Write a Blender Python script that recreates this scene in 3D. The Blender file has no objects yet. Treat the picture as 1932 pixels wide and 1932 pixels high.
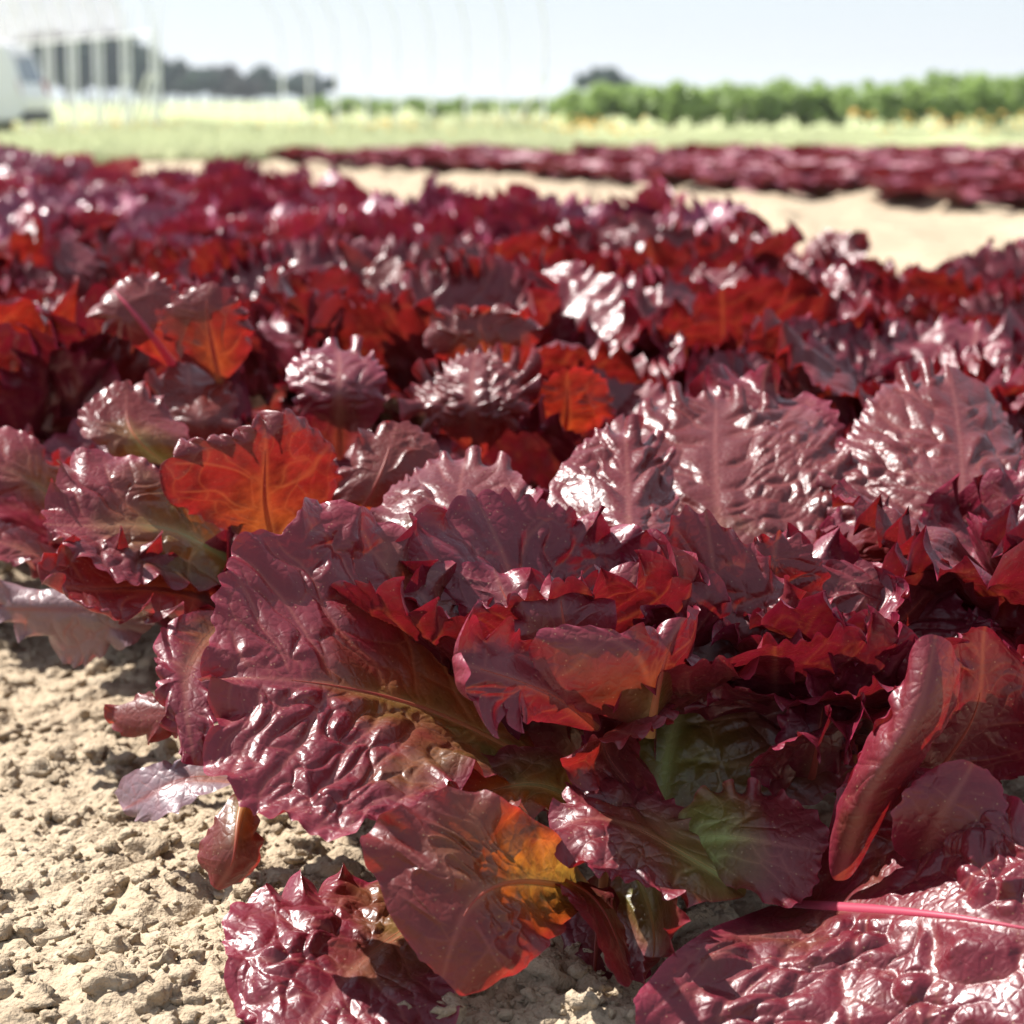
import bpy, bmesh, math, random
import numpy as np
R = math.radians
random.seed(7)
scene = bpy.context.scene
COL = scene.collection

# ------------------------------------------------------------------ camera frame
H, F, PITCH = 0.38, 4458.0, R(9.87)          # camera height, focal length in picture units (1932 wide), pitch down
cp, sp = math.cos(PITCH), math.sin(PITCH)
def P(px, py, d):
    """a point d metres in front of the lens, seen at (px, py)"""
    a, b = (px-966)/F*d, -(py-966)/F*d
    return np.array([a, d*cp + b*sp, H - d*sp + b*cp])

# ------------------------------------------------------------------ object helpers
def tag(o, label=None, cat=None, group=None, kind=None):
    if label: o['label'] = label
    if cat: o['category'] = cat
    if group: o['group'] = group
    if kind: o['kind'] = kind
    return o
def empty(name, loc, rz=0.0, s=1.0):
    o = bpy.data.objects.new(name, None); COL.objects.link(o)
    o.location = loc; o.rotation_euler = (0, 0, rz); o.scale = (s, s, s); o.empty_display_size = .05
    return o
def link(name, me, mat=None, parent=None):
    o = bpy.data.objects.new(name, me); COL.objects.link(o)
    if mat is not None and not len(me.materials): me.materials.append(mat)
    if parent is not None: o.parent = parent
    return o
def npmesh(name, V, Fc, attrs=None, smooth=True):
    """V (n,3), Fc (m,k) -> mesh"""
    me = bpy.data.meshes.new(name)
    V = np.asarray(V, np.float32); Fc = np.asarray(Fc, np.int32)
    m, k = Fc.shape
    me.vertices.add(len(V)); me.vertices.foreach_set('co', V.ravel())
    me.loops.add(m*k); me.loops.foreach_set('vertex_index', Fc.ravel())
    me.polygons.add(m); me.polygons.foreach_set('loop_start', np.arange(0, m*k, k, dtype=np.int32))
    me.polygons.foreach_set('use_smooth', np.full(m, smooth, bool))
    me.update(calc_edges=True)
    for an, av in (attrs or {}).items():
        a = me.attributes.new(an, 'FLOAT', 'POINT'); a.data.foreach_set('value', np.asarray(av, np.float32).ravel())
    return me
def copy_tree(o, parent=None):
    c = o.copy(); COL.objects.link(c); c.parent = parent
    for ch in list(o.children): copy_tree(ch, c)
    return c

# ------------------------------------------------------------------ numeric noise
def smooth(a, b, x):
    t = np.clip((x-a)/(b-a), 0, 1); return t*t*(3-2*t)
def worley(x, y, seed):
    rs = np.random.RandomState(seed); T = rs.rand(64, 64, 3)
    xi, yi = np.floor(x).astype(int), np.floor(y).astype(int)
    f1 = np.full(x.shape, 9.0); f2 = f1.copy(); cid = np.zeros(x.shape)
    for dx in (-1, 0, 1):
        for dy in (-1, 0, 1):
            cx, cy = xi+dx, yi+dy
            t = T[cx % 64, cy % 64]
            d = np.hypot(cx+.1+.8*t[..., 0]-x, cy+.1+.8*t[..., 1]-y)
            n = d < f1
            f2 = np.where(n, f1, np.minimum(f2, d)); cid = np.where(n, t[..., 2], cid); f1 = np.where(n, d, f1)
    return f1, f2, cid
def vnoise(x, y, seed):
    rs = np.random.RandomState(seed); T = rs.rand(128, 128)*2-1
    xi, yi = np.floor(x).astype(int), np.floor(y).astype(int)
    fx, fy = x-xi, y-yi; fx = fx*fx*(3-2*fx); fy = fy*fy*(3-2*fy)
    g = lambda a, b: T[a % 128, b % 128]
    return (g(xi, yi)*(1-fx)+g(xi+1, yi)*fx)*(1-fy) + (g(xi, yi+1)*(1-fx)+g(xi+1, yi+1)*fx)*fy
def fbm(x, y, seed, n=4):
    return sum(vnoise(x*2**i, y*2**i, seed+i)*.5**i for i in range(n))

# ------------------------------------------------------------------ materials
def newmat(name):
    m = bpy.data.materials.new(name); m.use_nodes = True
    nt = m.node_tree
    for n in list(nt.nodes): nt.nodes.remove(n)
    out = nt.nodes.new('ShaderNodeOutputMaterial')
    return m, nt, out
class G:
    """tiny node-graph helper"""
    def __init__(s, nt): s.nt = nt
    def n(s, typ, ins=None, **kw):
        nd = s.nt.nodes.new('ShaderNode'+typ)
        for k, v in kw.items(): setattr(nd, k, v)
        for k, v in (ins or {}).items(): s.put(nd.inputs[k], v)
        return nd
    def put(s, sock, v):
        if hasattr(v, 'is_output'): s.nt.links.new(v, sock)
        else: sock.default_value = v
    def math(s, op, a, b=0.0, clamp=False):
        nd = s.n('Math', {0: a, 1: b}, operation=op, use_clamp=clamp); return nd.outputs[0]
    def mix(s, f, a, b, blend='MIX'):
        nd = s.nt.nodes.new('ShaderNodeMix'); nd.data_type = 'RGBA'; nd.blend_type = blend
        s.put(nd.inputs[0], f); s.put(nd.inputs[6], a); s.put(nd.inputs[7], b); return nd.outputs[2]
    def attr(s, name): return s.n('Attribute', attribute_name=name).outputs['Fac']
    def ramp(s, f, stops):
        nd = s.n('ValToRGB', {0: f}); e = nd.color_ramp.elements
        while len(e) < len(stops): e.new(.5)
        for i, (p, c) in enumerate(stops): e[i].position = p; e[i].color = (*c, 1) if len(c) == 3 else c
        return nd.outputs[0]
c4 = lambda r, g, b: (r, g, b, 1)

def leaf_material(name, coat=.10, dust=0.0, red=(.118, .0055, .018), rim=(.32, .016, .065), olive=(.095, .052, .010), green=(.12, .15, .022),
                  tred=(.36, .020, .0045), tgreen=(.42, .27, .035), rough=.345, trans=.32, bump=True):
    m, nt, out = newmat(name); g = G(nt)
    vein, grn, mar, lv = g.attr('vein'), g.attr('grn'), g.attr('rim'), g.attr('lv')
    rnd = g.n('ObjectInfo').outputs['Random']
    tc = g.n('TexCoord').outputs['Object']
    n1 = g.n('TexNoise', {'Vector': tc, 'Scale': 38.0, 'Detail': 4.0}).outputs['Fac']
    n2 = g.n('TexNoise', {'Vector': tc, 'Scale': 160.0, 'Detail': 3.0}).outputs['Fac']
    gmask = g.math('ADD', grn, g.math('MULTIPLY', g.math('SUBTRACT', n1, .5), .55))
    gmask = g.math('ADD', gmask, g.math('MULTIPLY', g.math('SUBTRACT', rnd, .5), .16))
    base = g.ramp(gmask, [(.16, red), (.46, olive), (.95, green)])
    base = g.mix(g.math('MULTIPLY', mar, .65), base, c4(*rim))
    base = g.mix(g.math('MULTIPLY', g.math('SUBTRACT', n2, .42, True), .9), base, c4(red[0]*.40, red[1]*.8, red[2]*.7))
    base = g.mix(g.math('MULTIPLY', g.math('SUBTRACT', 1.0, lv), .55), base, c4(.105, .030, .012))
    vc = g.ramp(gmask, [(.15, (.20, .055, .050)), (.45, (.24, .12, .06)), (.9, (.30, .36, .12))])
    base = g.mix(g.math('MULTIPLY', vein, .75), base, vc)
    if dust:
        dv = g.n('TexVoronoi', {'Vector': tc, 'Scale': 420.0}); dn = g.n('TexNoise', {'Vector': tc, 'Scale': 24.0, 'Detail': 2.0}).outputs['Fac']
        dm = g.math('MULTIPLY', g.math('LESS_THAN', dv.outputs['Distance'], .17), g.math('GREATER_THAN', g.math('ADD', dv.outputs['Color'], g.math('MULTIPLY', dn, .9)), 1.12))
        base = g.mix(g.math('MULTIPLY', dm, dust), base, c4(.42, .30, .17))
    tr = g.ramp(gmask, [(.16, tred), (.5, (.60, .13, .012)), (.95, tgreen)])
    tr = g.mix(g.math('MULTIPLY', mar, .6), tr, c4(.60, .016, .035))
    tr = g.mix(g.math('MULTIPLY', lv, .9), tr, c4(.19, .0055, .020))
    n4 = g.n('TexNoise', {'Vector': tc, 'Scale': 75.0, 'Detail': 3.0}).outputs['Fac']
    tr = g.mix(g.math('MULTIPLY', g.math('SUBTRACT', n4, .42, True), 3.2, True), tr, c4(.11, .004, .003))
    tr = g.mix(g.math('MULTIPLY', g.math('SUBTRACT', n2, .45, True), 1.8), tr, c4(.16, .008, .005))
    tr = g.mix(g.math('MULTIPLY', vein, .42), tr, c4(.50, .11, .025))
    nrm = None
    n5 = g.n('TexNoise', {'Vector': tc, 'Scale': 22.0, 'Detail': 3.0}).outputs['Fac']
    if bump:
        vo = g.n('TexVoronoi', {'Vector': tc, 'Scale': 210.0}, feature='DISTANCE_TO_EDGE').outputs['Distance']
        fine = g.math('MINIMUM', vo, .25)
        hh = g.math('ADD', g.math('MULTIPLY', fine, 1.3), g.math('MULTIPLY', n2, .45))
        n3 = g.n('TexNoise', {'Vector': tc, 'Scale': 900.0, 'Detail': 2.0}).outputs['Fac']
        hh = g.math('ADD', hh, g.math('MULTIPLY', n3, .14))
        nrm = g.n('Bump', {'Height': hh, 'Strength': .5, 'Distance': .0010}).outputs[0]
    ins = {'Base Color': base, 'Roughness': g.math('ADD', rough-.165, g.math('MULTIPLY', n5, .40)), 'IOR': 1.46, 'Specular IOR Level': .54, 'Coat Weight': coat, 'Coat Roughness': .17, 'Coat IOR': 1.4}
    pb = g.n('BsdfPrincipled', ins)
    tb = g.n('BsdfTranslucent', {'Color': tr})
    if nrm is not None:
        g.put(pb.inputs['Normal'], nrm); g.put(tb.inputs['Normal'], nrm)
    mx = g.n('MixShader', {0: g.math('MULTIPLY', trans, g.math('SUBTRACT', 1.12, g.math('MULTIPLY', lv, .6))), 1: pb.outputs[0], 2: tb.outputs[0]})
    g.put(out.inputs[0], mx.outputs[0])
    return m
def rib_material(name, cols):
    m, nt, out = newmat(name); g = G(nt)
    base = g.ramp(g.attr('grn'), cols)
    pb = g.n('BsdfPrincipled', {'Base Color': base, 'Roughness': .4})
    tb = g.n('BsdfTranslucent', {'Color': base})
    g.put(out.inputs[0], g.n('MixShader', {0: .6, 1: pb.outputs[0], 2: tb.outputs[0]}).outputs[0])
    return m
def simple(name, col, rough=.6, metal=0.0, spec=.5, noise=0.0, nscale=8.0, bump=0.0, bdist=.01, trans=0.0, tcol=None):
    m, nt, out = newmat(name); g = G(nt)
    tc = g.n('TexCoord').outputs['Object']
    nz = g.n('TexNoise', {'Vector': tc, 'Scale': nscale, 'Detail': 5.0}).outputs['Fac']
    base = c4(*col)
    if noise: base = g.mix(nz, c4(*[c*(1-noise) for c in col]), c4(*[min(1, c*(1+noise)) for c in col]))
    pb = g.n('BsdfPrincipled', {'Base Color': base, 'Roughness': rough, 'Metallic': metal, 'Specular IOR Level': spec})
    if bump: g.put(pb.inputs['Normal'], g.n('Bump', {'Height': nz, 'Strength': bump, 'Distance': bdist}).outputs[0])
    sh = pb.outputs[0]
    if trans:
        tb = g.n('BsdfTranslucent', {'Color': c4(*(tcol or col))})
        sh = g.n('MixShader', {0: trans, 1: sh, 2: tb.outputs[0]}).outputs[0]
    g.put(out.inputs[0], sh)
    return m
M_LEAF = leaf_material('red_lettuce_leaf', dust=.38)
M_LEAFF = leaf_material('red_lettuce_leaf_distant', red=(.24, .032, .090), tred=(.30, .016, .040), rough=.37, trans=.26, coat=.3)
M_PALE = leaf_material('pale_gloss_lettuce_leaf', red=(.20, .13, .15), rim=(.22, .12, .14), olive=(.24, .20, .13), green=(.2, .26, .1),
                       tred=(.4, .2, .15), trans=.25, rough=.33)  # white sun gloss of the leaf on the soil, put into its colour
M_RIB = rib_material('lettuce_midrib', [(.05, (.46, .10, .075)), (.45, (.58, .26, .10)), (.85, (.50, .54, .20))])
M_PINK = rib_material('pink_midrib', [(.05, (.62, .10, .17)), (.9, (.62, .06, .15))])

# ------------------------------------------------------------------ leaf builder
def spline_basis(nu, u):
    """natural cubic spline through nu evenly spaced rows: (len(u), nu) weights"""
    A = np.zeros((nu, nu)); B = np.zeros((nu, nu)); h = 1/(nu-1)
    A[0, 0] = A[-1, -1] = 1
    for i in range(1, nu-1):
        A[i, i-1:i+2] = (h/6, 2*h/3, h/6); B[i, i-1:i+2] = (1/h, -2/h, 1/h)
    M = np.linalg.solve(A, B)
    uc = np.clip(u, -.05, 1.05); k = np.clip((uc/h).astype(int), 0, nu-2)
    t0 = k*h; a = (t0+h-uc)/h; b = (uc-t0)/h
    E = np.eye(nu)
    return (a[:, None]*E[k] + b[:, None]*E[k+1] + ((a**3-a)*h*h/6)[:, None]*M[k] + ((b**3-b)*h*h/6)[:, None]*M[k+1])
class Leaf:
    def __init__(s, ctrl):
        s.c = np.asarray(ctrl, float); s.nu = len(s.c)
    def S(s, u, v):
        sh = u.shape; u = u.ravel(); v = v.ravel()
        B = spline_basis(s.nu, u)
        w = np.stack([v*(v-1)/2, 1-v*v, v*(v+1)/2], 1)
        return np.einsum('pi,pj,ijk->pk', B, w, s.c).reshape(*sh, 3)
def nrmz(a): return a/np.maximum(np.linalg.norm(a, axis=-1, keepdims=True), 1e-9)
def leaf_geo(ctrl, nr, nt, seed, up, ruf=.008, lam=.032, blis=.0035, tooth=.003, roll=0.0, green=.5, n=2.7, wave=.004, cell=1.0, lv=None):
    """up: reference direction that the upper (blistered) face looks towards. returns verts, quads, attributes"""
    rs = np.random.RandomState(seed); L = Leaf(ctrl)
    # boundary, resampled evenly by arc length
    th = np.linspace(-np.pi/2, 1.5*np.pi, 721)
    def uv(r, th):
        c, q = np.cos(th), np.sin(th)
        rho = (np.abs(c)**n+np.abs(q)**n)**(-1/n)
        return .5+.5*r*rho*q, r*rho*c
    bu, bv = uv(np.ones_like(th), th); bp = L.S(bu, bv)
    cum = np.r_[0, np.cumsum(np.linalg.norm(np.diff(bp, axis=0), axis=1))]
    per = cum[-1]
    s1 = np.linspace(0, per, nt, endpoint=False)
    tt = np.interp(s1, cum, th)
    rr = np.linspace(0.0, 1, nr)**.82; rr[0] = .004
    r, t = np.meshgrid(rr, tt, indexing='ij'); s = np.broadcast_to(s1, r.shape)
    u, v = uv(r, t)
    p = L.S(u, v); e = 1e-3
    du = L.S(u+e, v)-L.S(u-e, v); dv = L.S(u, v+e)-L.S(u, v-e)
    nn = nrmz(np.cross(du, dv))
    if (nn.reshape(-1, 3).mean(0)*up).sum() < 0: nn = -nn
    u2, v2 = uv(r+e, t); o = nrmz(L.S(u2, v2)-p); o = nrmz(o-(o*nn).sum(-1, keepdims=True)*nn)
    tg = np.cross(nn, o)
    cen = L.S(np.array([.5]), np.array([0.]))[0]
    Rl = np.linalg.norm(p[-1]-cen, axis=1)[None, :]
    m = (1-r)*Rl
    Lm = np.linalg.norm(np.diff(L.S(np.linspace(0, 1, 40), np.zeros(40)), axis=0), axis=1).sum()
    W = np.linalg.norm(L.S(u, np.ones_like(u))-L.S(u, -np.ones_like(u)), axis=-1)/2
    x, y = v*np.maximum(W, .012), u*Lm
    side = (x > 0)*17.3
    # ---- margin ruffles
    def n1(s, lm):
        return sum(np.sin(2*np.pi*k*s/per*max(1, round(per/lm/3)) + rs.rand()*6.28)*a for k, a in ((1, .6), (2, .5), (3, .4)))
    bf = smooth(.10, .42, u); Mr = min(.038, .62*float(Rl.mean())*.6); sz = min(1., per/.42)
    ruf = ruf*(.35+.65*sz)*1.12; wave = wave*sz*1.2; lam = lam*.68; tooth = tooth*.62
    k1 = max(5, round(per/lam)); k2 = max(9, round(per/(lam*.43)))
    ph = 2*np.pi*k1*s/per + 3.4*n1(s, lam*6) + m*30
    ph2 = 2*np.pi*k2*s/per + 1.8*n1(s, lam*2) + m*60
    am = np.clip(.52+1.05*n1(s, .06), .06, 1.55)
    e1 = np.clip(1-m/Mr, 0, 1)**1.8; e2 = np.clip(1-m/(Mr*.45), 0, 1)**1.5
    dn = ruf*bf*(e1*am*np.sin(ph) + .19*e2*np.sin(ph2)*np.clip(.6+n1(s, .05), 0, 1.6))
    dt = -ruf*bf*.24*e1*am*np.sin(2*ph)
    do = -ruf*bf*.35*e1*(1-np.cos(2*ph))*.5
    dn = dn + roll*bf*e1*(.6+.4*am); do = do - abs(roll)*bf*e1*e1*.7
    # ---- pointed teeth
    kt = max(9, round(per/.0125))
    tph = np.pi*kt*s/per + .9*n1(s, .03)
    tv = (1-np.abs(np.sin(tph)))*np.clip(.45+.9*n1(s, .02), .05, 1.4)
    kf = 2.6*kt
    tf = 1-np.abs(np.sin(np.pi*round(kf)*s/per+n1(s, .02)))
    do = do + tooth*bf*np.exp(-m/.004)*(tv**1.6*.95 + .12*tf*tf - .3)
    do = do + (.004+.004*rs.rand())*sz*bf*np.clip(1-m/(Mr*1.5), 0, 1)**1.3*n1(s, .045)*.8
    # ---- veins and blisters (raised between the veins)
    q = y - .55*np.abs(x) - 2.2*x*x + .004*vnoise(x*60+side, y*60, seed+5)
    sl = rs.uniform(.021, .031)*cell
    Q = q/sl + .75*vnoise(q*22+side, q*0+1.5, seed+9) + .22*vnoise(x*45+side, y*45, seed+10) + side
    fl = np.abs(Q-np.round(Q))*sl
    latw = np.exp(-(fl/.0011)**2)*smooth(.0, .010, np.abs(x))*smooth(.0, .02, m)
    latg = np.exp(-(fl/.0030)**2)*smooth(.0, .012, m)
    wx, wy = .35*vnoise(x*70, y*70, seed+1), .35*vnoise(x*70, y*70, seed+2)
    f1, f2, cid = worley(Q*1.0+wx+3.1, np.abs(x)/(.026*cell)+wy+side, seed+3)
    d1 = f2-f1
    g1, g2, gid = worley(x/(.0135*cell)+wx*1.2+40, y/(.0135*cell)+wy*1.2+40, seed+4)
    d2 = g2-g1
    k1_, k2_, kid = worley(x/.0045+20, y/.0045+20, seed+6)
    patch = smooth(-.25, .35, vnoise(x*24+side*3, y*20, seed+11)+.25*np.sign(x)*(rs.rand()-.5)*2)
    p1 = np.clip(d1*1.4, 0, 1)**.6; p2 = np.clip(d2*1.4, 0, 1)**.85
    fade = (.25+.75*smooth(.002, .030, m))*smooth(.0005, .013, np.abs(x))*(.35+.65*smooth(.05, .3, u))
    zone = smooth(-.45, .5, vnoise(x*19+7+side, y*17+3, seed+12))
    h = blis*fade*(.66+.86*zone)*((.55+.6*cid)*p1*(1-.8*latg)*(1-.45*patch) + patch*p2*(.35+.75*gid)*.75 + .03*(k2_-k1_) - .45)
    h = h - .0012*np.exp(-(x/.004)**2)*(1-u)
    w1, w2 = rs.rand(2)*50
    dn = dn + wave*(vnoise(x*17+w1, y*17+w2, seed+7)+.4*vnoise(x*42+w1, y*42+w2, seed+8))*smooth(0, .03, np.abs(x))*1.5
    out = p + nn*(h+dn)[..., None] + tg*dt[..., None] + o*do[..., None]
    mid = np.exp(-(x/(.0034*(1-u)+.0007))**2)
    vein = np.maximum.reduce([mid, .85*latw, .72*np.exp(-d1/.04)*smooth(0, .012, m), .34*patch*np.exp(-d2/.07), .16*np.exp(-(k2_-k1_)/.10)])
    grn = np.clip(green*(1.25-1.75*u) + green*.75*np.exp(-np.abs(x)/.020)*(1.05-u) - .12*smooth(.0, .02, .02-m), 0, 1)
    rim = np.maximum(.5*np.exp(-m/.007), np.exp(-m/.0018)); lvv = np.full(x.size, rs.rand()**1.2 if lv is None else lv)
    idx = np.arange(nr*nt).reshape(nr, nt)
    a, b = idx[:-1], idx[1:]
    fc = np.stack([a, b, np.roll(b, -1, 1), np.roll(a, -1, 1)], -1).reshape(-1, 4)
    return out.reshape(-1, 3), fc, dict(vein=vein.ravel(), grn=grn.ravel(), rim=rim.ravel(), lv=lvv)
def rib_geo(ctrl, up, r0=.0042, r1=.0007, k=9, ns=46, top=False, green=.5):
    L = Leaf(ctrl); us = np.linspace(.015, .74 if r0 < .0031 else .86, ns); c = L.S(us, np.zeros(ns))
    tang = nrmz(np.gradient(c, axis=0))
    sd = nrmz(L.S(us, us*0+.02)-L.S(us, us*0-.02)); nn = np.cross(tang, sd)
    if (nn.mean(0)*up).sum() < 0: nn = -nn
    rad = r0*(1-np.clip(us/(us[-1]+.02), 0, 1))**1.1 + r1*.3
    ang = np.linspace(np.pi, 2*np.pi, k)
    off = -.0013*(1-us)-rad*.1 if top else rad*.15+.0004
    ring = (c - nn*off[:, None])[:, None, :] + sd[:, None, :]*(np.cos(ang)[None, :, None]*rad[:, None, None]) \
        + nn[:, None, :]*(np.sin(ang)[None, :, None]*rad[:, None, None]*.75)
    idx = np.arange(ns*k).reshape(ns, k)
    fc = np.stack([idx[:-1, :-1], idx[1:, :-1], idx[1:, 1:], idx[:-1, 1:]], -1).reshape(-1, 4)
    gr = np.repeat(np.clip(green*1.2-us*1.2+.15, 0, 1), k)
    return ring.reshape(-1, 3), fc, dict(grn=gr)
CAMV = np.array([0, -cp, sp*1.0])
def hero_leaf(plant, rows, face=1, seed=1, rib=True, ribw=.0022, ribmat=None, mat=None, nr=104, nt=560, label=None, ribtop=False, **kw):
    """rows: (left, middle, right) sight points from stalk to tip; face +1: its upper side is turned to the lens"""
    c = np.array([[P(*q) for q in r] for r in rows]) - np.array(plant.location)
    mid = c.mean((0, 1))+np.array(plant.location)
    up = (np.array([0, 0, H])-mid)*face
    V, Fc, A = leaf_geo(c, nr, nt, seed, up, **kw)
    o = link('leaf', npmesh('leaf', V, Fc, A), mat or M_LEAF, plant)
    if label: o['label'] = label
    if rib:
        V, Fc, A = rib_geo(c, -up if ribtop else up, r0=ribw, top=ribtop, green=kw.get('green', .5))
        link('midrib', npmesh('midrib', V, Fc, A), ribmat or M_RIB, o)
    return o

# ------------------------------------------------------------------ loose-leaf lettuce (generated)
def plant_leaves(seed, nleaf=20, size=1.0, detail=1.0, erect=0.0):
    rs = np.random.RandomState(seed); out = []
    az0 = rs.rand()*6.28
    for i in range(nleaf):
        t = i/(nleaf-1)                              # 0 heart .. 1 outermost
        az = az0 + i*2.39996 + rs.uniform(-.25, .25)
        tilt = R(14+36*t + rs.uniform(-10, 10) - erect*12)
        Ln = size*(.115+.085*min(1, t*1.8)+rs.uniform(-.015, .02)); Wd = Ln*rs.uniform(.48, .64)
        bend = R(rs.uniform(15, 65)+35*t); cup = rs.uniform(.05, .45)*(1 if rs.rand() < .8 else -.6); tw = rs.uniform(-.45, .45)
        d = np.array([math.cos(az), math.sin(az), 0]); sd = np.array([-d[1], d[0], 0]); z = np.array([0, 0, 1.])
        pos = d*.012*(.4+t) + z*.012; rows = []; nu = 5; a = tilt-.15
        for k in range(nu):
            u = k/(nu-1)
            w = Wd*(.16, .62, 1.0, .98, .72)[k]
            tdir = d*math.sin(a)+z*math.cos(a); nrm = -d*math.cos(a)+z*math.sin(a)
            s2 = sd*math.cos(tw*u)+nrm*math.sin(tw*u); n2 = nrm*math.cos(tw*u)-sd*math.sin(tw*u)
            cu = cup*w*(.4+.6*(1-u))
            back = tdir*Ln*.06*(k == 4)
            j = lambda: rs.uniform(-.06, .06)*Wd*(n2)
            rows.append((pos-s2*w+n2*cu-back+j(), pos+tdir*0, pos+s2*w+n2*cu-back+j()))
            pos = pos + tdir*Ln/(nu-1); a += bend/(nu-1)*(0.3+1.6*u)
        c = np.array(rows); lo = c[..., 2].min()
        if lo < .006: c[..., 2] = np.maximum(c[..., 2], .006+.004*rs.rand())
        up = z*.6-d*.8
        q = dict(ruf=size*rs.uniform(.008, .014), lam=rs.uniform(.026, .038), blis=rs.uniform(.003, .0055), lv=rs.rand()**.27, tooth=.0028,
                 green=rs.uniform(.22, .6), roll=rs.uniform(-.004, .006), wave=.006, cell=rs.uniform(.85, 1.15))
        out.append((c, up, int(rs.randint(1, 9999)), q))
    return out
def lettuce(loc, seed, nr=44, nt=220, **kw):
    root = empty('lettuce', loc)
    for c, up, sd, q in plant_leaves(seed, **kw):
        V, Fc, A = leaf_geo(c, nr, nt, sd, up, **q)
        link('leaf', npmesh('leaf', V, Fc, A), M_LEAF, root)
    return root
def top_of(o):
    zs = []
    for m in ([o.data] if o.type == 'MESH' else [c.data for c in o.children]):
        co = np.empty(len(m.vertices)*3, np.float32); m.vertices.foreach_get('co', co); zs.append(np.percentile(co[2::3], 99.8))
    return max(zs)
def lettuce_mesh(seed, nr=12, nt=54, mat=None, **kw):
    Vs, Fs, As, k = [], [], [], 0
    for c, up, sd, q in plant_leaves(seed, **kw):
        V, Fc, A = leaf_geo(c, nr, nt, sd, up, **q)
        Vs.append(V); Fs.append(Fc+k); As.append(A); k += len(V)
    me = npmesh('lettuce', np.concatenate(Vs), np.concatenate(Fs), {a: np.concatenate([A[a] for A in As]) for a in As[0]})
    me.materials.append(mat or M_LEAFF)
    return me

# ================================================================== SETTING
def gz(x, y):
    return -.36*smooth(16, 46, np.asarray(y, float))
# ---- soil
def soil_h(x, y):
    near = smooth(3.2, 1.9, y)
    h = .022*fbm(x*3.1, y*3.1, 11, 3) + .03*np.clip(vnoise(x*7+3, y*4, 17), 0, 1)*smooth(3, 5, y)
    for sc, am, sd in ((.062, .012, 21), (.024, .0055, 22), (.0095, .0026, 23)):
        if sc < .02: am = am*near
        wx, wy = .35*vnoise(x/sc*1.3, y/sc*1.3, sd+5), .35*vnoise(x/sc*1.3, y/sc*1.3, sd+6)
        f1, f2, cid = worley(x/sc+wx, y/sc+wy, sd)
        gate = np.clip(vnoise(x/sc*.5, y/sc*.5, sd+8)+.55, 0, 1)
        h = h + am*gate*(.35+cid)*(np.sqrt(np.clip(1-(f1/.75)**2, 0, 1))*np.clip((f2-f1)*3, 0, 1)**.5 - .35)
    h = h + .0016*near*fbm(x*240, y*240, 31, 3)
    return h - .004
def axis_lines(lo, hi, step, far_lo, far_hi, grow, soft=0, lim=0):
    a = list(np.arange(lo, hi, step)); st = step
    while a[-1] < far_hi: st = min(st*(soft if soft and a[-1] < lim else grow), 60+abs(a[-1])*.2); a.append(a[-1]+st)
    st = step
    while a[0] > far_lo: st = min(st*(soft if soft and a[0] > -lim else grow), 60+abs(a[0])*.2); a.insert(0, a[0]-st)
    return np.array(a)
xs = axis_lines(-.46, .30, .0022, -3600, 3600, 1.1, 1.03, 3.6)
ys = axis_lines(.80, 2.3, .0024, -60, 3800, 1.08, 1.012, 13)
X, Y = np.meshgrid(xs, ys, indexing='ij')
fadeh = smooth(26, 14, np.abs(Y))*smooth(40, 10, np.abs(X))
Z = gz(X, Y) + soil_h(X, Y)*fadeh
nx, ny = X.shape
idx = np.arange(nx*ny).reshape(nx, ny)
fc = np.stack([idx[:-1, :-1], idx[1:, :-1], idx[1:, 1:], idx[:-1, 1:]], -1).reshape(-1, 4)
def soil_material():
    m, nt, out = newmat('dry_soil'); g = G(nt)
    tc = g.n('TexCoord').outputs['Object']
    a = g.n('TexNoise', {'Vector': tc, 'Scale': 5.0, 'Detail': 8.0}).outputs['Fac']
    b = g.n('TexNoise', {'Vector': tc, 'Scale': 420.0, 'Detail': 5.0}).outputs['Fac']
    c = g.n('TexNoise', {'Vector': tc, 'Scale': 70.0, 'Detail': 4.0}).outputs['Fac']
    base = g.ramp(a, [(.3, (.32, .247, .170)), (.7, (.39, .308, .215))])
    base = g.mix(g.math('MULTIPLY', g.math('SUBTRACT', b, .5, True), 1.5), base, c4(.22, .165, .11))
    base = g.mix(g.math('MULTIPLY', g.math('SUBTRACT', c, .52, True), 2.0), base, c4(.50, .42, .315))
    hh = g.math('ADD', g.math('MULTIPLY', b, .6), c)
    b0 = g.n('Bump', {'Height': g.n('TexNoise', {'Vector': tc, 'Scale': 26.0, 'Detail': 6.0}).outputs['Fac'], 'Strength': .45, 'Distance': .03}).outputs[0]
    nr = g.n('Bump', {'Height': hh, 'Strength': .9, 'Distance': .004, 'Normal': b0}).outputs[0]
    pb = g.n('BsdfPrincipled', {'Base Color': base, 'Roughness': .95, 'Normal': nr, 'Specular IOR Level': .15})
    g.put(out.inputs[0], pb.outputs[0]); return m
M_SOIL = soil_material()
ground = link('ground', npmesh('ground', np.stack([X, Y, Z], -1).reshape(-1, 3), fc), M_SOIL)
tag(ground, 'dry pale crumbly soil of the field', 'ground', kind='structure')

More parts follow.
